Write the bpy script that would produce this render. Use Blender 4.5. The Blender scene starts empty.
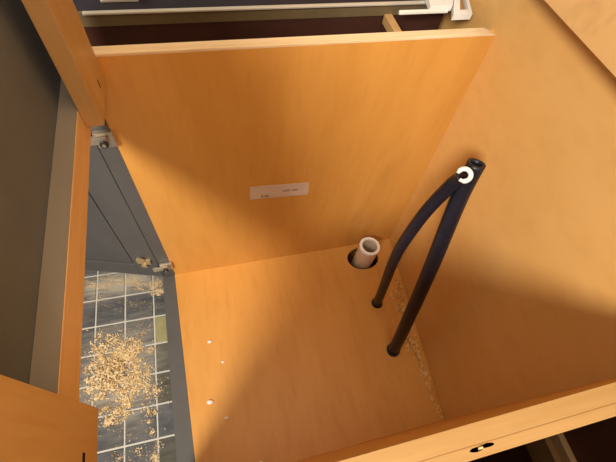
import bpy, bmesh, math, random
from mathutils import Vector, Matrix
random.seed(7)
S = bpy.context.scene
COL = S.collection

# ------------------------------------------------------------------ camera
cd = bpy.data.cameras.new('camera'); cam = bpy.data.objects.new('camera', cd); COL.objects.link(cam)
cam.location = (0.13797, 0.01151, 0.94049)
cam.rotation_euler = (0.53866, -0.10329, -0.23708)
cd.lens = 22.796; cd.sensor_width = 36; cd.clip_start = 0.01
S.camera = cam

# ------------------------------------------------------------------ light
w = bpy.data.worlds.new('world'); S.world = w; w.use_nodes = True
bg = w.node_tree.nodes['Background']
bg.inputs[0].default_value = (1.0, 0.88, 0.68, 1); bg.inputs[1].default_value = 0.40
def area(name, loc, target, size, power, col):
    l = bpy.data.lights.new(name, 'AREA'); l.shape = 'DISK'; l.size = size; l.energy = power; l.color = col
    o = bpy.data.objects.new(name, l); COL.objects.link(o); o.location = loc
    o.rotation_euler = (Vector(target) - Vector(loc)).to_track_quat('-Z', 'Y').to_euler()
    return o
area('kitchen_ceiling_lamp', (0.46, -1.12, 2.10), (0.4, 0.3, 0.3), 0.30, 10, (1.0, 0.92, 0.82))
area('overhead_fill', (0.22, 0.12, 2.35), (0.22, 0.12, 0), 0.9, 11, (1.0, 0.86, 0.66))  # added soft overhead fill that brightens the cabinet bottom
area('kitchen_room_lamp', (-0.70, -0.94, 1.76), (0.4, 0.3, 0.3), 0.46, 56, (1.0, 0.92, 0.82))

vs = S.view_settings
vs.view_transform = 'Standard'; vs.look = 'None'; vs.gamma = 1; vs.use_curve_mapping = False
vs.exposure = -0.10

# ------------------------------------------------------------------ materials
def nmat(name, rough=0.5, spec=0.5, metal=0.0):
    m = bpy.data.materials.new(name); m.use_nodes = True
    b = m.node_tree.nodes['Principled BSDF']
    b.inputs['Roughness'].default_value = rough
    b.inputs['Specular IOR Level'].default_value = spec
    b.inputs['Metallic'].default_value = metal
    return m, m.node_tree, b
def mottled(name, c1, c2, scale=(6, 6, 6), rough=0.5, spec=0.5, metal=0.0, detail=4, bump=0.0, c3=None, fine=60, finefac=0.25, seed=0):
    """two-tone noise; object coordinates stretched by scale (small along the grain)"""
    m, nt, b = nmat(name, rough, spec, metal)
    N, L = nt.nodes, nt.links
    tc = N.new('ShaderNodeTexCoord'); mp = N.new('ShaderNodeMapping'); mp.inputs['Scale'].default_value = scale
    mp.inputs['Location'].default_value = (seed * 3.1, seed * 1.7, seed * 2.3)
    L.new(tc.outputs['Object'], mp.inputs['Vector'])
    n = N.new('ShaderNodeTexNoise'); n.inputs['Scale'].default_value = 1; n.inputs['Detail'].default_value = detail
    n.inputs['Roughness'].default_value = 0.6; n.inputs['Distortion'].default_value = 0.3
    L.new(mp.outputs[0], n.inputs['Vector'])
    r = N.new('ShaderNodeValToRGB'); r.color_ramp.elements[0].position = 0.3; r.color_ramp.elements[1].position = 0.7
    r.color_ramp.elements[0].color = (*c1, 1); r.color_ramp.elements[1].color = (*c2, 1)
    L.new(n.outputs['Fac'], r.inputs[0])
    out = r.outputs[0]
    if c3 is not None:
        mp2 = N.new('ShaderNodeMapping'); mp2.inputs['Scale'].default_value = tuple(s * fine / 10 for s in scale)
        L.new(tc.outputs['Object'], mp2.inputs['Vector'])
        n2 = N.new('ShaderNodeTexNoise'); n2.inputs['Scale'].default_value = 1; n2.inputs['Detail'].default_value = 3
        L.new(mp2.outputs[0], n2.inputs['Vector'])
        r2 = N.new('ShaderNodeValToRGB'); r2.color_ramp.elements[0].position = 0.5; r2.color_ramp.elements[1].position = 0.75
        r2.color_ramp.elements[0].color = (0, 0, 0, 1); r2.color_ramp.elements[1].color = (finefac,) * 3 + (1,)
        L.new(n2.outputs['Fac'], r2.inputs[0])
        mx = N.new('ShaderNodeMix'); mx.data_type = 'RGBA'
        L.new(r2.outputs[0], mx.inputs[0]); L.new(out, mx.inputs[6]); mx.inputs[7].default_value = (*c3, 1)
        out = mx.outputs[2]
    L.new(out, b.inputs['Base Color'])
    if bump:
        bp = N.new('ShaderNodeBump'); bp.inputs['Strength'].default_value = bump; bp.inputs['Distance'].default_value = 0.001
        L.new(n.outputs['Fac'], bp.inputs['Height']); L.new(bp.outputs[0], b.inputs['Normal'])
    return m
W1, W2, W3 = (0.61, 0.288, 0.056), (0.68, 0.335, 0.074), (0.47, 0.19, 0.03)
M = {}
M['side'] = mottled('maple_veneer_upright', W1, W2, (14, 14, 2.2), 0.42, 0.5, c3=W3, finefac=0.22)
M['bottom'] = mottled('maple_veneer_bottom', W1, W2, (11, 2.4, 6), 0.45, 0.45, c3=W3, finefac=0.3, seed=2)
M['back'] = mottled('maple_veneer_back', (0.69, 0.385, 0.115), (0.74, 0.43, 0.145), (5, 5, 9), 0.5, 0.5, c3=(0.52, 0.25, 0.06), finefac=0.18, seed=3)
M['edge'] = mottled('plywood_edge', (0.76, 0.54, 0.29), (0.86, 0.66, 0.42), (4, 90, 90), 0.6, 0.3, c3=(0.48, 0.24, 0.07), finefac=0.35)
M['solid'] = mottled('solid_maple', (0.46, 0.27, 0.10), (0.54, 0.33, 0.135), (30, 30, 4), 0.5, 0.4, c3=(0.45, 0.2, 0.06), finefac=0.3, seed=5)
M['railwood'] = mottled('solid_maple_rail', (0.66, 0.42, 0.20), (0.74, 0.49, 0.25), (30, 3, 30), 0.5, 0.4, c3=(0.45, 0.2, 0.06), finefac=0.3, seed=6)
M['nearedge'] = mottled('darkened_ply_edge', (0.36, 0.205, 0.07), (0.43, 0.26, 0.10), (4, 70, 70), 0.6, 0.3, c3=(0.36, 0.18, 0.05), finefac=0.35)  # plywood edge colour darkened to offset the strong light on the near top
M['ply'] = mottled('plywood_wall', (0.70, 0.40, 0.15), (0.78, 0.48, 0.20), (8, 8, 5), 0.7, 0.2, c3=(0.45, 0.22, 0.07), finefac=0.45, seed=4)
M['grey'] = mottled('grey_paint', (0.085, 0.084, 0.082), (0.102, 0.10, 0.098), (9, 9, 9), 0.45, 0.4)
M['greytop'] = mottled('warm_grey_paint', (0.22, 0.185, 0.14), (0.26, 0.215, 0.165), (30, 6, 30), 0.55, 0.3)  # lighter, warmer grey for the rail top
M['falsefront'] = mottled('grey_primer', (0.115, 0.128, 0.148), (0.14, 0.153, 0.174), (12, 12, 12), 0.6, 0.25)
M['nickel'] = mottled('nickel_plate', (0.55, 0.47, 0.36), (0.68, 0.60, 0.48), (60, 60, 60), 0.32, 0.5, metal=0.85)
M['brass'] = mottled('brassy_plate', (0.50, 0.36, 0.18), (0.72, 0.56, 0.32), (150, 150, 150), 0.35, 0.5, metal=0.6)
M['darkmetal'] = mottled('dark_screw', (0.03, 0.025, 0.02), (0.05, 0.045, 0.04), (80, 80, 80), 0.4, 0.5, metal=0.6)
M['knot'] = mottled('dark_knot', (0.06, 0.03, 0.012), (0.12, 0.06, 0.025), (300, 300, 300), 0.8, 0.2)
M['hole'] = mottled('dark_bore', (0.02, 0.01, 0.006), (0.03, 0.015, 0.01), (80, 80, 80), 0.9, 0.1)
M['hose'] = mottled('black_rubber', (0.006, 0.007, 0.013), (0.012, 0.014, 0.026), (40, 40, 10), 0.38, 0.4, c3=(0.03, 0.034, 0.05), finefac=0.2)
M['white'] = mottled('white_plastic', (0.78, 0.76, 0.70), (0.86, 0.84, 0.78), (40, 40, 40), 0.45, 0.5)
M['pvc'] = mottled('pvc_pipe', (0.66, 0.52, 0.38), (0.74, 0.60, 0.46), (30, 30, 30), 0.4, 0.5, c3=(0.4, 0.28, 0.16), finefac=0.3)
M['grout'] = mottled('pale_grout', (0.58, 0.56, 0.50), (0.72, 0.70, 0.64), (30, 30, 30), 0.9, 0.1)
M['paper'] = mottled('white_paper', (0.58, 0.46, 0.36), (0.68, 0.55, 0.44), (30, 30, 30), 0.5, 0.4)
M['ink'] = mottled('grey_print', (0.33, 0.24, 0.17), (0.42, 0.32, 0.24), (60, 60, 60), 0.6, 0.3)
M['chip'] = mottled('sawdust_pale', (0.78, 0.60, 0.34), (0.88, 0.72, 0.46), (90, 90, 90), 0.9, 0.1)
M['chip2'] = mottled('sawdust_tan', (0.58, 0.38, 0.16), (0.70, 0.48, 0.22), (90, 90, 90), 0.9, 0.1)
M['chip4'] = mottled('sawdust_orange', (0.86, 0.52, 0.17), (0.92, 0.62, 0.25), (90, 90, 90), 0.9, 0.1)
M['chip3'] = mottled('sawdust_brown', (0.36, 0.20, 0.07), (0.48, 0.28, 0.11), (90, 90, 90), 0.9, 0.1)
M['blackglass'] = mottled('black_enamel', (0.012, 0.010, 0.018), (0.025, 0.021, 0.034), (8, 8, 8), 0.45, 0.3)
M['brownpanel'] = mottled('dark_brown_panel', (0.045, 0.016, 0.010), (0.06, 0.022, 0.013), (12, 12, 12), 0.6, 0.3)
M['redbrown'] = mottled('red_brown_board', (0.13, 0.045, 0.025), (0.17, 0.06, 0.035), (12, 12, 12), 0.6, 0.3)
M['olive'] = mottled('dull_olive_metal', (0.16, 0.12, 0.06), (0.20, 0.15, 0.08), (20, 20, 20), 0.5, 0.5, metal=0.3)
M['alu'] = mottled('aluminium_trim', (0.72, 0.69, 0.60), (0.82, 0.79, 0.70), (10, 60, 60), 0.35, 0.5, metal=0.5)
M['shading_slab'] = mottled('shading_slab_laminate', (0.35, 0.30, 0.24), (0.42, 0.36, 0.29), (25, 25, 25), 0.4, 0.5)
M['dimwood'] = mottled('aged_wood', (0.34, 0.18, 0.065), (0.42, 0.23, 0.09), (20, 4, 20), 0.6, 0.3)

def tile_mat(name, c1, c2, dust):
    """glazed tile with scuffs and a film of dust with swept streaks"""
    m, nt, b = nmat(name, 0.35, 0.5)
    N, L = nt.nodes, nt.links
    tc = N.new('ShaderNodeTexCoord')
    geo = N.new('ShaderNodeNewGeometry')
    n = N.new('ShaderNodeTexNoise'); n.inputs['Scale'].default_value = 40; n.inputs['Detail'].default_value = 5
    L.new(geo.outputs['Position'], n.inputs['Vector'])
    r = N.new('ShaderNodeValToRGB'); r.color_ramp.elements[0].position = 0.35; r.color_ramp.elements[1].position = 0.7
    r.color_ramp.elements[0].color = (*c1, 1); r.color_ramp.elements[1].color = (*c2, 1)
    L.new(n.outputs['Fac'], r.inputs[0])
    mp = N.new('ShaderNodeMapping'); mp.inputs['Rotation'].default_value = (0, 0, 0.55); mp.inputs['Scale'].default_value = (18, 110, 1)
    L.new(geo.outputs['Position'], mp.inputs['Vector'])
    n2 = N.new('ShaderNodeTexNoise'); n2.inputs['Scale'].default_value = 1; n2.inputs['Detail'].default_value = 3; n2.inputs['Distortion'].default_value = 0.6
    L.new(mp.outputs[0], n2.inputs['Vector'])
    n3 = N.new('ShaderNodeTexNoise'); n3.inputs['Scale'].default_value = 9; n3.inputs['Detail'].default_value = 2
    L.new(geo.outputs['Position'], n3.inputs['Vector'])
    def spot(c, sx, sy):
        # soft-edged footprint of the dust thrown round a heap
        m_ = N.new('ShaderNodeMapping'); m_.inputs['Location'].default_value = (-c[0] / sx, -c[1] / sy, 0); m_.inputs['Scale'].default_value = (1 / sx, 1 / sy, 0)
        L.new(geo.outputs['Position'], m_.inputs['Vector'])
        g_ = N.new('ShaderNodeTexGradient'); g_.gradient_type = 'QUADRATIC_SPHERE'; L.new(m_.outputs[0], g_.inputs['Vector'])
        return g_.outputs['Fac']
    def math_(op, a_, b_):
        n_ = N.new('ShaderNodeMath'); n_.operation = op
        for k_, q_ in enumerate((a_, b_)):
            if isinstance(q_, (int, float)): n_.inputs[k_].default_value = q_
            else: L.new(q_, n_.inputs[k_])
        return n_.outputs[0]
    foot = math_('ADD', math_('MULTIPLY', spot((-0.165, 0.29), 0.17, 0.20), 1.3), math_('ADD', math_('MULTIPLY', spot((-0.15, 0.53), 0.22, 0.075), 1.5), 0.22))
    mu = math_('MULTIPLY', math_('MULTIPLY', n2.outputs['Fac'], math_('ADD', n3.outputs['Fac'], 0.25)), foot)
    r2 = N.new('ShaderNodeValToRGB'); r2.color_ramp.elements[0].position = 0.06; r2.color_ramp.elements[1].position = 0.42
    r2.color_ramp.elements[0].color = (0, 0, 0, 1); r2.color_ramp.elements[1].color = (dust,) * 3 + (1,)
    L.new(mu, r2.inputs[0])
    mx = N.new('ShaderNodeMix'); mx.data_type = 'RGBA'
    L.new(r2.outputs[0], mx.inputs[0]); L.new(r.outputs[0], mx.inputs[6]); mx.inputs[7].default_value = (0.52, 0.47, 0.38, 1)
    L.new(mx.outputs[2], b.inputs['Base Color'])
    return m
M['tile'] = tile_mat('slate_tile', (0.060, 0.064, 0.072), (0.095, 0.100, 0.112), 0.75)
M['tile2'] = tile_mat('brown_slate_tile', (0.055, 0.050, 0.036), (0.085, 0.078, 0.058), 0.5)
M['tile3'] = tile_mat('olive_tile', (0.30, 0.28, 0.12), (0.36, 0.33, 0.15), 0.2)

# ------------------------------------------------------------------ helpers
def tag(o, label, cat=None, group=None, kind=None):
    if label: o['label'] = label
    if cat: o['category'] = cat
    if group: o['group'] = group
    if kind: o['kind'] = kind
    return o
def empty(name, loc, label, cat, group=None):
    o = bpy.data.objects.new(name, None); COL.objects.link(o); o.location = loc; o.empty_display_size = 0.05
    return tag(o, label, cat, group)
def root_of(o):
    while o.parent: o = o.parent
    return o
def link(name, bm, mat, parent=None, bevel=0.0, smooth=False, mats=None, origin=None):
    """bm is in world coordinates"""
    bmesh.ops.recalc_face_normals(bm, faces=bm.faces[:])
    if bevel:
        bmesh.ops.bevel(bm, geom=bm.edges[:], offset=bevel, segments=2, profile=0.6, affect='EDGES')
    off = Vector(root_of(parent).location) if parent else (Vector(origin) if origin else Vector((0, 0, 0)))
    bmesh.ops.translate(bm, verts=bm.verts[:], vec=-off)
    me = bpy.data.meshes.new(name); bm.to_mesh(me); bm.free()
    for m in (mats or [mat]): me.materials.append(M[m])
    if smooth:
        for p in me.polygons: p.use_smooth = True
    o = bpy.data.objects.new(name, me); COL.objects.link(o)
    if parent: o.parent = parent
    elif origin: o.location = off
    return o
def bm_box(x0, x1, y0, y1, z0, z1, bm=None, mi=0):
    bm = bm or bmesh.new()
    v = [bm.verts.new((x, y, z)) for z in (z0, z1) for y in (y0, y1) for x in (x0, x1)]
    for f in ((0, 2, 3, 1), (4, 5, 7, 6), (0, 1, 5, 4), (2, 6, 7, 3), (0, 4, 6, 2), (1, 3, 7, 5)):
        bm.faces.new([v[i] for i in f]).material_index = mi
    return bm
def bm_hexa(bot, top, bm=None):
    """bot / top: four corners each, same winding"""
    bm = bm or bmesh.new()
    a = [bm.verts.new(p) for p in bot]; b = [bm.verts.new(p) for p in top]
    bm.faces.new(a[::-1]); bm.faces.new(b)
    for i in range(4): bm.faces.new((a[i], a[(i + 1) % 4], b[(i + 1) % 4], b[i]))
    return bm
def frame_at(t):
    t = t.normalized(); u = t.cross(Vector((1, 0, 0)))
    if u.length < 0.1: u = t.cross(Vector((0, 1, 0)))
    u.normalize(); return u, t.cross(u)
def bm_tube(pts, r, ri=None, seg=16, bm=None, caps=True):
    """sweep; ri = inner radius gives a hollow pipe with open ends"""
    bm = bm or bmesh.new(); pts = [Vector(p) for p in pts]
    rs = r if isinstance(r, (list, tuple)) else [r] * len(pts)
    u0 = None
    def rings(rad, scale=1.0):
        nonlocal u0
        out = []; u = None
        for i, p in enumerate(pts):
            t = (pts[min(i + 1, len(pts) - 1)] - pts[max(i - 1, 0)]).normalized()
            if u is None: u, v = frame_at(t)
            else:
                u = (u - t * u.dot(t)).normalized(); v = t.cross(u)
            out.append([bm.verts.new(p + (u * math.cos(a) + v * math.sin(a)) * rad[i]) for a in [2 * math.pi * k / seg for k in range(seg)]])
        return out
    def skin(R):
        for A, B in zip(R[:-1], R[1:]):
            for k in range(seg): bm.faces.new((A[k], A[(k + 1) % seg], B[(k + 1) % seg], B[k]))
    O = rings(rs); skin(O)
    if ri:
        I = rings([ri] * len(pts)); skin(I)
        for A, B in ((O[0], I[0]), (O[-1], I[-1])):
            for k in range(seg): bm.faces.new((A[k], A[(k + 1) % seg], B[(k + 1) % seg], B[k]))
    elif caps:
        bm.faces.new(O[0]); bm.faces.new(O[-1])
    return bm
def smooth_path(pts, n=8):
    P = [Vector(p) for p in pts]; out = []
    for i in range(len(P) - 1):
        p0, p1, p2, p3 = P[max(i - 1, 0)], P[i], P[i + 1], P[min(i + 2, len(P) - 1)]
        for k in range(n):
            t = k / n
            out.append(0.5 * ((2 * p1) + (p2 - p0) * t + (2 * p0 - 5 * p1 + 4 * p2 - p3) * t * t + (3 * p1 - p0 - 3 * p2 + p3) * t ** 3))
    out.append(P[-1]); return out
def bm_plate_holes(x0, x1, y0, y1, z0, z1, holes, outline=None):
    """horizontal board with round holes, via a filled 2D curve"""
    cu = bpy.data.curves.new('tmp', 'CURVE'); cu.dimensions = '2D'; cu.fill_mode = 'BOTH'; cu.extrude = (z1 - z0) / 2
    def poly(pts):
        s = cu.splines.new('POLY'); s.points.add(len(pts) - 1); s.use_cyclic_u = True
        for q, p in zip(s.points, pts): q.co = (p[0], p[1], 0, 1)
    poly(outline or [(x0, y0), (x1, y0), (x1, y1), (x0, y1)])
    for (cx, cy, r, r2) in holes: poly([(cx + r * math.cos(2 * math.pi * k / 32), cy + r2 * math.sin(2 * math.pi * k / 32)) for k in range(32)])
    o = bpy.data.objects.new('tmp', cu); COL.objects.link(o)
    me = bpy.data.meshes.new_from_object(o.evaluated_get(bpy.context.evaluated_depsgraph_get()))
    bm = bmesh.new(); bm.from_mesh(me); bpy.data.objects.remove(o); bpy.data.curves.remove(cu); bpy.data.meshes.remove(me)
    bmesh.ops.remove_doubles(bm, verts=bm.verts[:], dist=1e-5)
    bmesh.ops.translate(bm, verts=bm.verts[:], vec=(0, 0, (z0 + z1) / 2))
    return bm
def disc(bm, c, n, r, h, seg=16):
    n = Vector(n).normalized(); return bm_tube([Vector(c), Vector(c) + n * h], r, seg=seg, bm=bm)

FZ = -0.12                 # kitchen floor; the cabinet bottom is z = 0
WD, H, T = 0.4715, 0.6245, 0.016

# ------------------------------------------------------------------ setting: tiled floor, wall
PX, PY, TS = 0.0733, 0.0745, 0.0345
m, nt, b = nmat('distant_tiling', 0.8, 0.2); N, L = nt.nodes, nt.links
tc = N.new('ShaderNodeTexCoord'); mp = N.new('ShaderNodeMapping'); mp.vector_type = 'TEXTURE'
mp.inputs['Location'].default_value = (-0.1545, 0.4165, 0); mp.inputs['Rotation'].default_value = (0, 0, -0.014); mp.inputs['Scale'].default_value = (PX, PY, 1)
L.new(tc.outputs['Object'], mp.inputs['Vector'])
bk = N.new('ShaderNodeTexBrick'); bk.offset = 0; bk.squash = 1
for k_, v_ in (('Scale', 1), ('Mortar Size', 0.03), ('Mortar Smooth', 0), ('Brick Width', 1), ('Row Height', 1)): bk.inputs[k_].default_value = v_
bk.inputs['Color1'].default_value = (0.06, 0.064, 0.072, 1); bk.inputs['Color2'].default_value = (0.095, 0.1, 0.112, 1); bk.inputs['Mortar'].default_value = (0.64, 0.62, 0.56, 1)
L.new(mp.outputs[0], bk.inputs['Vector']); L.new(bk.outputs['Color'], b.inputs['Base Color'])
M['tiling'] = m
floor = link('floor', bm_box(-2.4, 0.75, -1.6, 2.2, FZ - 0.05, FZ), 'tiling'); tag(floor, 'dark slate tiled kitchen floor with pale grout', kind='structure')
tm = bpy.data.meshes.new('tile')
bm = bm_box(-TS, TS, -TS, TS, 0, 0.003); bmesh.ops.bevel(bm, geom=[e for e in bm.edges if all(v.co.z > 0.001 for v in e.verts)], offset=0.001, segments=1, affect='EDGES')
bm.to_mesh(tm); bm.free()
tms = []
for k in ('tile', 'tile2', 'tile3'):
    t_ = tm.copy(); t_.materials.append(M[k]); tms.append(t_)
rot = -0.014
for i in range(-9, 3):
    for j in range(-9, 12):
        dx, dy = (i + 0.5) * PX, (j + 0.5) * PY
        x = -0.1545 + dx * math.cos(rot) - dy * math.sin(rot); y = 0.4165 + dx * math.sin(rot) + dy * math.cos(rot)
        kind = 2 if (i, j) == (1, -1) else (1 if (i == 1 and j in (-2, -3, -5)) else 0)
        o = bpy.data.objects.new('tile', tms[kind]); COL.objects.link(o); o.parent = floor
        o.location = (x, y, FZ - 0.0004 + random.uniform(0, 0.0003)); o.rotation_euler = (0, 0, rot)
wall = link('wall_back', bm_box(0.534, 0.75, -1.6, 2.2, 0.7205, 2.3), 'ply'); tag(wall, 'pale plywood wall behind the cabinet', kind='structure')
low = link('wall_back_lower', bm_box(0.625, 0.75, -1.6, 2.2, FZ, 0.7205), 'dimwood'); tag(low, 'rough wall below the plywood', kind='structure')

# ------------------------------------------------------------------ sink cabinet
cab = empty('sink_cabinet', (0.28, 0.236, FZ), 'open-topped maple sink base cabinet with grey front frame', 'cabinet')
HOLE = (0.4955, 0.4275, 0.0445, 0.0345); H1 = (0.492, 0.295); H2 = (0.492, 0.172)
def side_panel(y0, y1, xt, xb, name='side_panel'):
    return link(name, bm_hexa([(0, y0, FZ), (xb, y0, FZ), (xb, y1, FZ), (0, y1, FZ)], [(0, y0, H - 0.004), (xt, y0, H - 0.004), (xt, y1, H - 0.004), (0, y1, H - 0.004)]), 'side', cab)
far = side_panel(WD, WD + T, 0.574, 0.597)
bm = bm_hexa([(0, WD, H - 0.004), (0.574, WD, H - 0.004), (0.574, WD + T, H - 0.004), (0, WD + T, H - 0.004)],
             [(0, WD, H), (0.566, WD, H), (0.558, WD + T, H), (0, WD + T, H)])
link('edge_band', bm, 'edge', far, bevel=0.0008)
near = side_panel(-0.013, 0, 0.569, 0.554)
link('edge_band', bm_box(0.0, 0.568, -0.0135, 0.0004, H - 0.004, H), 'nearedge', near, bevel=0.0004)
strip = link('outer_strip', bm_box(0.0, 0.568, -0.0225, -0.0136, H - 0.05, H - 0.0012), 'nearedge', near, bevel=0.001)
# gouge with a pale splinter on the near edge
bm = bmesh.new()
for (x, y, rx, ry) in ((0.294, -0.0168, 0.0055, 0.0016), (0.304, -0.0162, 0.0055, 0.0014)):
    vs_ = [bm.verts.new((x + rx * math.cos(a) * random.uniform(0.8, 1.2), y + ry * math.sin(a) * random.uniform(0.8, 1.2), H - 0.0012)) for a in [k * math.pi / 6 for k in range(12)]]
    vt = [bm.verts.new((v.co.x, v.co.y, H - 0.0022)) for v in vs_]
    bm.faces.new(vs_); bm.faces.new(vt)
    for k in range(12): bm.faces.new((vs_[k], vs_[(k + 1) % 12], vt[(k + 1) % 12], vt[k]))
link('gouge', bm, 'knot', near)
link('splinter', bm_hexa([(0.2955, -0.0175, H - 0.001), (0.299, -0.0172, H - 0.001), (0.300, -0.0155, H - 0.001), (0.296, -0.0158, H - 0.001)],
                         [(0.296, -0.0172, H + 0.0008), (0.2985, -0.017, H + 0.0012), (0.299, -0.016, H + 0.001), (0.2965, -0.016, H + 0.0006)]), 'chip', near)

bm = bm_plate_holes(0, 0, 0, 0, -T, 0, [HOLE, (*H1, 0.0148, 0.0148), (*H2, 0.0148, 0.0148)],
                    outline=[(0.011, 0.0), (0.5555, 0.0), (0.5905, WD), (-0.002, WD)])
link('bottom_panel', bm, 'bottom', cab)
# back panel: one sheet that runs on behind the neighbouring appliance
def bx_(y): return 0.556 + (y / WD) * 0.035
Y0, Y1 = -0.0225, 1.02
def back_x(y, z): return (0.571) * (z / 0.70) + bx_(y) * (1 - z / 0.70)
bm = bmesh.new()
ny, nz = 12, 6; zs = [FZ + (0.712 - FZ) * k / nz for k in range(nz + 1)]; ys = [Y0 + (Y1 - Y0) * k / ny for k in range(ny + 1)]
ga = [[bm.verts.new((min(back_x(min(y, 0.55), z), 0.612), y, z)) for y in ys] for z in zs]
gb = [[bm.verts.new((min(back_x(min(y, 0.55), z), 0.612) + 0.010, y, z)) for y in ys] for z in zs]
for a in range(nz):
    for c in range(ny):
        bm.faces.new((ga[a][c], ga[a][c + 1], ga[a + 1][c + 1], ga[a + 1][c])); bm.faces.new((gb[a][c], gb[a + 1][c], gb[a + 1][c + 1], gb[a][c + 1]))
for a in range(nz):
    for c in (0, ny): bm.faces.new((ga[a][c], ga[a + 1][c], gb[a + 1][c], gb[a][c]))
for c in range(ny):
    for a in (0, nz): bm.faces.new((ga[a][c], ga[a][c + 1], gb[a][c + 1], gb[a][c]))
link('back_panel', bm, 'back', cab)
# front frame
link('front_rail', bm_box(-0.020, 0.0, -T, WD + T, 0.572, 0.6115), 'railwood', cab, bevel=0.001)
link('rail_cap', bm_box(-0.0202, -0.0006, -T, WD + T, 0.6112, 0.6124), 'greytop', cab)
fs = link('frame_stile', bm_box(-0.0265, -0.0002, WD, WD + T, -0.03, 0.571), 'grey', cab, bevel=0.0006)
link('frame_stile', bm_box(-0.030, -0.0002, -T, 0, -0.03, 0.571), 'grey', cab, bevel=0.0006)
link('bottom_rail', bm_hexa([(-0.026, 0.0002, -0.03), (0.0106, 0.0002, -0.03), (-0.0024, WD - 0.0002, -0.03), (-0.032, WD - 0.0002, -0.03)], [(-0.026, 0.0002, -0.0015), (0.0106, 0.0002, -0.0015), (-0.0024, WD - 0.0002, -0.0015), (-0.032, WD - 0.0002, -0.0015)]), 'grey', cab, bevel=0.0008)
link('toe_board', bm_box(0.045, 0.06, 0.0, WD, FZ, -T), 'grey', cab)
for (y0, y1, hy) in ((0.392, WD - 0.0003, (0.4370, 0.4395, 0.604, 0.614)), (0.0003, 0.0795, (0.037, 0.047, 0.612, 0.616))):
    p = link('corner_post', bm_box(0.0003, 0.020, y0, y1, 0.587, 0.80), 'solid', cab, bevel=0.0008)
    link('screw_hole', bm_box(0.0196, 0.0203, *hy), 'hole', p)
link('false_front', bm_box(-0.040, -0.0205, -0.02, 0.4875, 0.56, 0.96), 'falsefront', cab, bevel=0.001)  # unseen upper part extended upward to shade the far side panel
# cleat on the outer face of the far side
link('spacer_bar', bm_box(0.435, 0.448, WD + T, 0.5715, 0.585, 0.600), 'solid', cab, bevel=0.001)
# paper sticker on the far side
SP = [(0.198, 0.327), (0.318, 0.317), (0.320, 0.276), (0.197, 0.285)]
bm = bm_hexa([(x, WD - 0.0001, z) for x, z in SP], [(x, WD - 0.0006, z) for x, z in SP])
st = link('sticker', bm, 'paper', cab); st['label'] = 'white paper sticker with faint print'
for (x, z, wx, hz) in ((0.222, 0.291, 0.004, 0.010), (0.231, 0.290, 0.009, 0.007), (0.272, 0.300, 0.016, 0.006), (0.290, 0.299, 0.012, 0.006)):
    link('print', bm_box(x - wx / 2, x + wx / 2, WD - 0.0009, WD - 0.0005, z - hz / 2, z + hz / 2), 'ink', st)

# door swung out past ninety degrees
ang = math.radians(180 - 16.3); hp = Vector((-0.0295, 0.4765, 0)); du = Vector((math.cos(ang), math.sin(ang), 0)); dn = Vector((-du.y, du.x, 0)) * -1
# dn points into the door thickness (away from the cabinet opening)
if dn.y < 0: dn = -dn
def dbox(u0, u1, d0, d1, z0, z1, bm=None):
    P = lambda u, d, z: tuple(hp + du * u + dn * d + Vector((0, 0, z)))
    return bm_hexa([P(u0, d0, z0), P(u1, d0, z0), P(u1, d1, z0), P(u0, d1, z0)], [P(u0, d0, z1), P(u1, d0, z1), P(u1, d1, z1), P(u0, d1, z1)], bm)
DW, DZ0, DZ1 = 0.44, -0.012, 0.575
d = link('door', dbox(0.052, DW - 0.052, 0.0155, 0.019, DZ0 + 0.05, DZ1 - 0.05), 'grey', cab); d['label'] = 'grey painted frame and panel door standing open'
for (u0, u1, z0, z1, nm) in ((0, 0.058, DZ0, DZ1, 'stile'), (DW - 0.058, DW, DZ0, DZ1, 'stile'), (0.0582, DW - 0.0582, DZ0, DZ0 + 0.058, 'door_rail'), (0.0582, DW - 0.0582, DZ1 - 0.058, DZ1, 'door_rail')):
    link(nm, dbox(u0, u1, 0, 0.022, z0, z1), 'grey', d, bevel=0.0012)
link('field', dbox(0.0625, DW - 0.0625, 0.003, 0.0154, DZ0 + 0.0625, DZ1 - 0.0625), 'grey', d, bevel=0.0015)
# hinges: plate on the frame stile, arm, screw and the wing on the door
for hz in (0.493, 0.062):
    y = WD
    hg = link('hinge', bm_box(-0.024, 0.004, y - 0.008, y - 0.0002, hz - 0.016, hz + 0.014), 'nickel', cab, bevel=0.002); hg['label'] = 'nickel cup hinge'
    link('hinge_arm', bm_box(-0.040, -0.006, y - 0.013, y - 0.0081, hz - 0.004, hz + 0.011), 'nickel', hg, bevel=0.0015)
    link('screw', disc(None, (-0.012, y - 0.0135, hz - 0.002), (0, -1, 0), 0.0062, 0.003), 'darkmetal', hg)
    link('screw', disc(None, (-0.012, y - 0.0166, hz - 0.002), (0, -1, 0), 0.0028, 0.0015), 'nickel', hg)
    bm = dbox(0.012, 0.044, -0.006, -0.0002, hz + 0.006, hz + 0.024)
    c_ = hp + du * 0.029 + Vector((0, 0, hz + 0.015)) - dn * 0.0065
    disc(bm, c_ + Vector((0, 0, 0.014)), -dn, 0.007, 0.003, 12); disc(bm, c_ - Vector((0, 0, 0.014)), -dn, 0.007, 0.003, 12)
    link('hinge_wing', bm, 'brass', hg, bevel=0.0)

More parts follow.
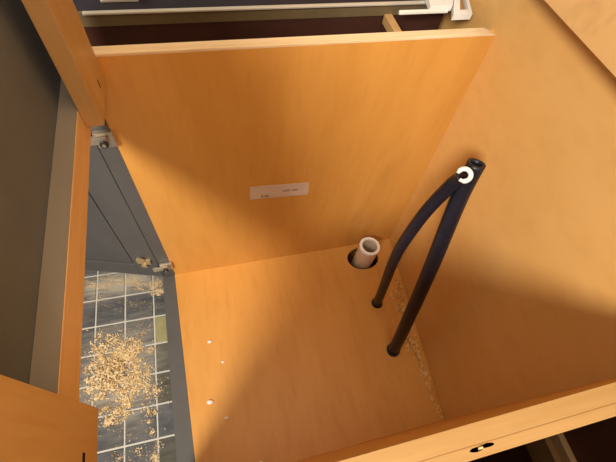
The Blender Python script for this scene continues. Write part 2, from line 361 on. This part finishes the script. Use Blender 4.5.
# ------------------------------------------------------------------ plumbing
p = empty('waste_pipe', (0.4975, 0.4265, -0.05), 'short cream plastic waste pipe standing up through round floor hole', 'pipe')
link('tube', bm_tube([(0.4975, 0.4265, FZ), (0.4975, 0.4265, -0.02), (0.499, 0.428, 0.066)], 0.0265, 0.0205, 32), 'pvc', p, smooth=False)
bm = bm_tube([(0.499, 0.428, 0.060), (0.4992, 0.4282, 0.0665)], 0.0272, 0.0203, 32); link('rim', bm, 'white', p)
def hose(name, pts, r, label, white):
    path = smooth_path(pts, 8); e = empty(name, pts[0], label, 'hose', 'water hoses rising from the cabinet bottom')
    link('tube', bm_tube(path, r, r * 0.68, 20), 'hose', e, smooth=True)
    t = (path[-1] - path[-2]).normalized()
    link('bore', bm_tube([path[-1] - t * 0.03, path[-1] - t * 0.012], r * 0.675, seg=16), 'hole', e)
    c = Vector(pts[0]); c.z = -0.002
    link('collar', bm_tube([c, c + Vector((0, 0, 0.006))], [r * 1.22] * 2, r * 0.98, 20), 'hose', e)
    if white:
        # split white ring: the bare liner at the cut end, open on one side
        u = Vector((1, 0, 0)); u = (u - t * u.dot(t)).normalized(); v = t.cross(u); bm = bmesh.new(); n = 22; R = []
        for k in range(n + 1):
            a = math.radians(-148 + 300 * k / n)
            q = path[-1] + (u * math.cos(a) + v * math.sin(a)) * r * 0.82 + t * 0.002
            rad = 0.0036 if 2 < k < n - 1 else 0.0026
            R.append((q, rad))
        bm_tube([q for q, _ in R], [s for _, s in R], seg=8, bm=bm); link('end_ring', bm, 'white', e, smooth=True)
    return e
hose('supply_hose', [(0.492, 0.295, -0.06), (0.490, 0.296, 0.02), (0.478, 0.297, 0.12), (0.462, 0.298, 0.24), (0.458, 0.300, 0.32), (0.466, 0.303, 0.42), (0.479, 0.302, 0.490), (0.484, 0.298, 0.515), (0.479, 0.292, 0.530)], 0.0108,
     'dark rubber hose with white ring at its cut end', True)
hose('supply_hose', [(0.492, 0.172, -0.06), (0.492, 0.175, 0.02), (0.490, 0.205, 0.17), (0.492, 0.245, 0.33), (0.499, 0.290, 0.47), (0.506, 0.308, 0.533)], 0.0136,
     'dark rubber hose with plain open end leaning past the white-ringed hose', False)

# ------------------------------------------------------------------ neighbouring appliance beyond the far side
ap = empty('kitchen_appliance', (0.28, 0.80, FZ), 'black built-in appliance with metal trim and white corner bracket beyond the far cabinet side', 'appliance')
link('body', bm_box(-0.045, 0.545, 0.575, 1.01, FZ, 0.5965), 'brownpanel', ap)
link('side_flange', bm_box(-0.045, 0.545, 0.572, 0.577, 0.597, 0.616), 'olive', ap)
link('top_plate', bm_box(-0.045, 0.545, 0.5775, 1.01, 0.597, 0.613), 'blackglass', ap)
link('trim', bm_box(0.0, 0.51, 0.565, 0.5715, 0.6165, 0.6195), 'alu', ap, bevel=0.0008)
link('trim', bm_box(0.02, 0.07, 0.60, 0.604, 0.6132, 0.617), 'alu', ap, bevel=0.001)
link('clip', bm_box(0.055, 0.085, 0.612, 0.632, 0.6132, 0.624), 'olive', ap, bevel=0.002)
bm = bmesh.new(); B0, B1 = 0.621, 0.630
for q in ([(0.490, 0.5380), (0.5275, 0.5380), (0.5505, 0.5820), (0.500, 0.5820)], [(0.5180, 0.5140), (0.5290, 0.5140), (0.5610, 0.5820), (0.5507, 0.5820)],
          [(0.5440, 0.5140), (0.5500, 0.5140), (0.5690, 0.5720), (0.5645, 0.5720)], [(0.5290, 0.5140), (0.5440, 0.5140), (0.5475, 0.5250), (0.5345, 0.5250)]):
    bm_hexa([(x, y, B0) for x, y in q], [(x, y, B1) for x, y in q], bm)
br = link('bracket', bm, 'white', ap); br['label'] = 'white plastic corner bracket'
link('bracket_bar', bm_box(0.438, 0.519, 0.5305, 0.5355, 0.622, 0.627), 'white', br, bevel=0.001)
link('bracket_pad', bm_hexa([(x, y, 0.619) for x, y in [(0.535, 0.5260), (0.5465, 0.5260), (0.5640, 0.5770), (0.5585, 0.5770)]], [(x, y, 0.6245) for x, y in [(0.535, 0.5260), (0.5465, 0.5260), (0.5640, 0.5770), (0.5585, 0.5770)]]), 'dimwood', br)

# ------------------------------------------------------------------ neighbouring cabinet on the near side, and an added slab that shades it
nb = empty('base_cabinet', (0.28, -0.40, FZ), 'shadowed neighbouring base cabinet beyond the near side edge', 'cabinet')
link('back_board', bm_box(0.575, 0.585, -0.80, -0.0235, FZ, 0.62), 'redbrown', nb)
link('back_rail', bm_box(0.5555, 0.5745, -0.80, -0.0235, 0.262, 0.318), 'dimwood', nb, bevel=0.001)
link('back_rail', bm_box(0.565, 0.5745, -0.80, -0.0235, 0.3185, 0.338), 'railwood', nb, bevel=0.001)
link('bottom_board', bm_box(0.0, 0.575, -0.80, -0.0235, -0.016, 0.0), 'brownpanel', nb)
link('end_panel', bm_box(0.0, 0.575, -0.816, -0.80, FZ, 0.63), 'side', nb)
link('front_panel', bm_box(-0.02, 0.0, -0.816, -0.0235, FZ, 0.56), 'grey', nb)
slab = link('shading_slab', bm_box(-0.03, 0.551, -0.83, -0.105, 0.632, 0.665), 'shading_slab', None, bevel=0.002)  # out-of-view slab added to keep light off the neighbouring cabinet
tag(slab, 'added slab shading the neighbouring cabinet', 'shading_slab')

# ------------------------------------------------------------------ sawdust and crumbs
def flake(bm, c, s, mi, flat=0.5):
    """one shaving: a thin bent chip"""
    a = random.uniform(0, 6.28); l, w_ = s * random.uniform(0.6, 1.5), s * random.uniform(0.35, 0.8)
    u = Vector((math.cos(a), math.sin(a), random.uniform(-flat, flat))).normalized(); v = u.cross(Vector((random.uniform(-flat, flat), random.uniform(-flat, flat), 1))).normalized()
    n = u.cross(v)
    if n.z < 0: n = -n
    c = Vector(c); P = [c - u * l - v * w_, c + u * l - v * w_ * 0.7, c + u * l * 0.8 + v * w_, c - u * l + v * w_ * 0.8]
    q = [bm.verts.new(p_) for p_ in P] ; t_ = bm.verts.new(c + n * s * random.uniform(0.3, 0.7))
    for k in range(4): bm.faces.new((q[k], q[(k + 1) % 4], t_)).material_index = mi
    bm.faces.new(q[::-1]).material_index = mi
def clump(name, spots, mats, label, cat, base, origin, mult=3, curls=()):
    """spots: (x, y, sx, sy, rot, count, size, mound height)"""
    bm = bmesh.new()
    for (x, y, sx, sy, ro, n, s, mh) in spots:
        hubs = [(random.gauss(0, 1), random.gauss(0, 1)) for _ in range(max(3, n // 14))]
        for _ in range(n * mult):
            g, h = random.choice(hubs); g += random.gauss(0, 0.22); h += random.gauss(0, 0.22)
            if random.random() < 0.12: g, h = random.gauss(0, 1.2), random.gauss(0, 1.2)
            px = x + g * sx * math.cos(ro) - h * sy * math.sin(ro); py = y + g * sx * math.sin(ro) + h * sy * math.cos(ro)
            z = base + s * 0.3 + mh * math.exp(-(g * g + h * h) * 0.8) * random.random()
            if name == 'corner_sawdust': px = min(px, bx_(py) - 0.004); py = max(py, 0.006)
            mi = random.choices(range(len(mats)), [6, 3, 1][:len(mats)])[0]
            flake(bm, (px, py, z), s * random.choice((0.3, 0.4, 0.5, 0.6, 0.8, 1.1)), mi)
    for (x, y, r) in curls:
        a0 = random.uniform(0, 6.28); c = Vector((x, y, base + r * 0.6)); ax = Vector((random.uniform(-.5, .5), random.uniform(-.5, .5), 1)).normalized(); u, v = frame_at(ax)
        prev = None
        for k in range(13):
            a = a0 + k * 0.42; q = c + (u * math.cos(a) + v * math.sin(a)) * r * (1 - 0.02 * k)
            pr = (bm.verts.new(q - ax * r * 0.35), bm.verts.new(q + ax * r * 0.35))
            if prev: bm.faces.new((prev[0], pr[0], pr[1], prev[1])).material_index = 1
            prev = pr
    o = link(name, bm, None, mats=mats, origin=origin)
    return tag(o, label, cat, kind='stuff')
TB = FZ + 0.0028
clump('sawdust_pile', [(-0.185, 0.292, 0.026, 0.030, 0.2, 620, 0.0034, 0.016), (-0.155, 0.272, 0.018, 0.030, 0.0, 320, 0.0032, 0.010), (-0.205, 0.345, 0.022, 0.030, 0, 260, 0.0028, 0.004),
                       (-0.150, 0.335, 0.030, 0.016, 0.2, 170, 0.0026, 0.003), (-0.115, 0.262, 0.014, 0.034, 0.1, 260, 0.0022, 0.003), (-0.175, 0.215, 0.035, 0.018, 0.1, 230, 0.0026, 0.003),
                       (-0.195, 0.180, 0.014, 0.008, 0.3, 80, 0.0030, 0.004), (-0.102, 0.175, 0.008, 0.012, 0.3, 45, 0.0028, 0.004), (-0.16, 0.27, 0.07, 0.09, 0, 260, 0.0018, 0.0),
                       (-0.14, 0.11, 0.03, 0.03, 0, 60, 0.0018, 0.0), (-0.10, 0.11, 0.015, 0.02, 0, 45, 0.002, 0.0)],
      ['chip', 'chip2', 'chip3'], 'scattered heap of pale sawdust and shavings on slate tiles', 'sawdust', TB, (-0.17, 0.27, TB))
clump('sawdust_sweep', [(-0.20, 0.534, 0.045, 0.008, -0.28, 260, 0.0009, 0.0006), (-0.12, 0.524, 0.038, 0.009, -0.35, 300, 0.0010, 0.0006), (-0.075, 0.503, 0.020, 0.011, -0.4, 260, 0.0011, 0.0006),
                        (-0.055, 0.483, 0.012, 0.006, -0.1, 200, 0.0011, 0.0006), (-0.14, 0.46, 0.06, 0.03, -0.4, 130, 0.0008, 0.0)],
      ['chip', 'chip2'], 'thin sweep of sawdust on tiles below the open door', 'sawdust', TB, (-0.12, 0.5, TB), 5)
clump('corner_sawdust', [(0.556, 0.262, 0.006, 0.014, 0, 60, 0.0032, 0.008), (0.551, 0.300, 0.006, 0.012, 0, 45, 0.0032, 0.006), (0.553, 0.215, 0.005, 0.022, 0, 70, 0.0026, 0.006), (0.542, 0.180, 0.008, 0.014, 0.1, 110, 0.0032, 0.009),
                         (0.547, 0.13, 0.005, 0.026, 0.0, 110, 0.0026, 0.006), (0.549, 0.065, 0.0035, 0.024, 0, 80, 0.0026, 0.005), (0.551, 0.022, 0.003, 0.010, 0, 40, 0.0026, 0.005),
                         (0.566, 0.34, 0.004, 0.026, 0, 40, 0.0024, 0.004), (0.52, 0.17, 0.03, 0.06, 0, 10, 0.0013, 0.0)],
      ['chip4', 'chip2', 'chip3'], 'line of brown sawdust along the cabinet back corner', 'sawdust', 0.0, (0.553, 0.18, 0.0),
      curls=((0.553, 0.300, 0.006), (0.549, 0.283, 0.005), (0.559, 0.288, 0.0055), (0.550, 0.262, 0.006), (0.560, 0.318, 0.005), (0.541, 0.185, 0.005), (0.546, 0.15, 0.005)))
for k, (x, y, s, lab) in enumerate(((0.065, 0.283, 0.0042, 'white crumb farthest from the near edge of the cabinet bottom'), (0.089, 0.231, 0.0034, 'small round white crumb just below the farthest crumb'),
                                    (0.051, 0.152, 0.0062, 'largest white crumb, close to the grey bottom rail'), (0.082, 0.113, 0.0042, 'white crumb beside the largest crumb, toward the middle'), (0.139, 0.014, 0.004, 'white crumb nearest the near side panel'))):
    bm = bmesh.new(); bmesh.ops.create_icosphere(bm, subdivisions=2, radius=s)
    for v in bm.verts: v.co = Vector((v.co.x * 1.15, v.co.y * 0.8, max(v.co.z * 0.55, -s * 0.3))) * random.uniform(0.8, 1.15)
    zmin = min(v.co.z for v in bm.verts)
    bmesh.ops.translate(bm, verts=bm.verts[:], vec=(x, y, -zmin))
    tag(link('plaster_crumb', bm, 'white', origin=(x, y, 0)), lab, 'crumb', 'white crumbs on the cabinet bottom')
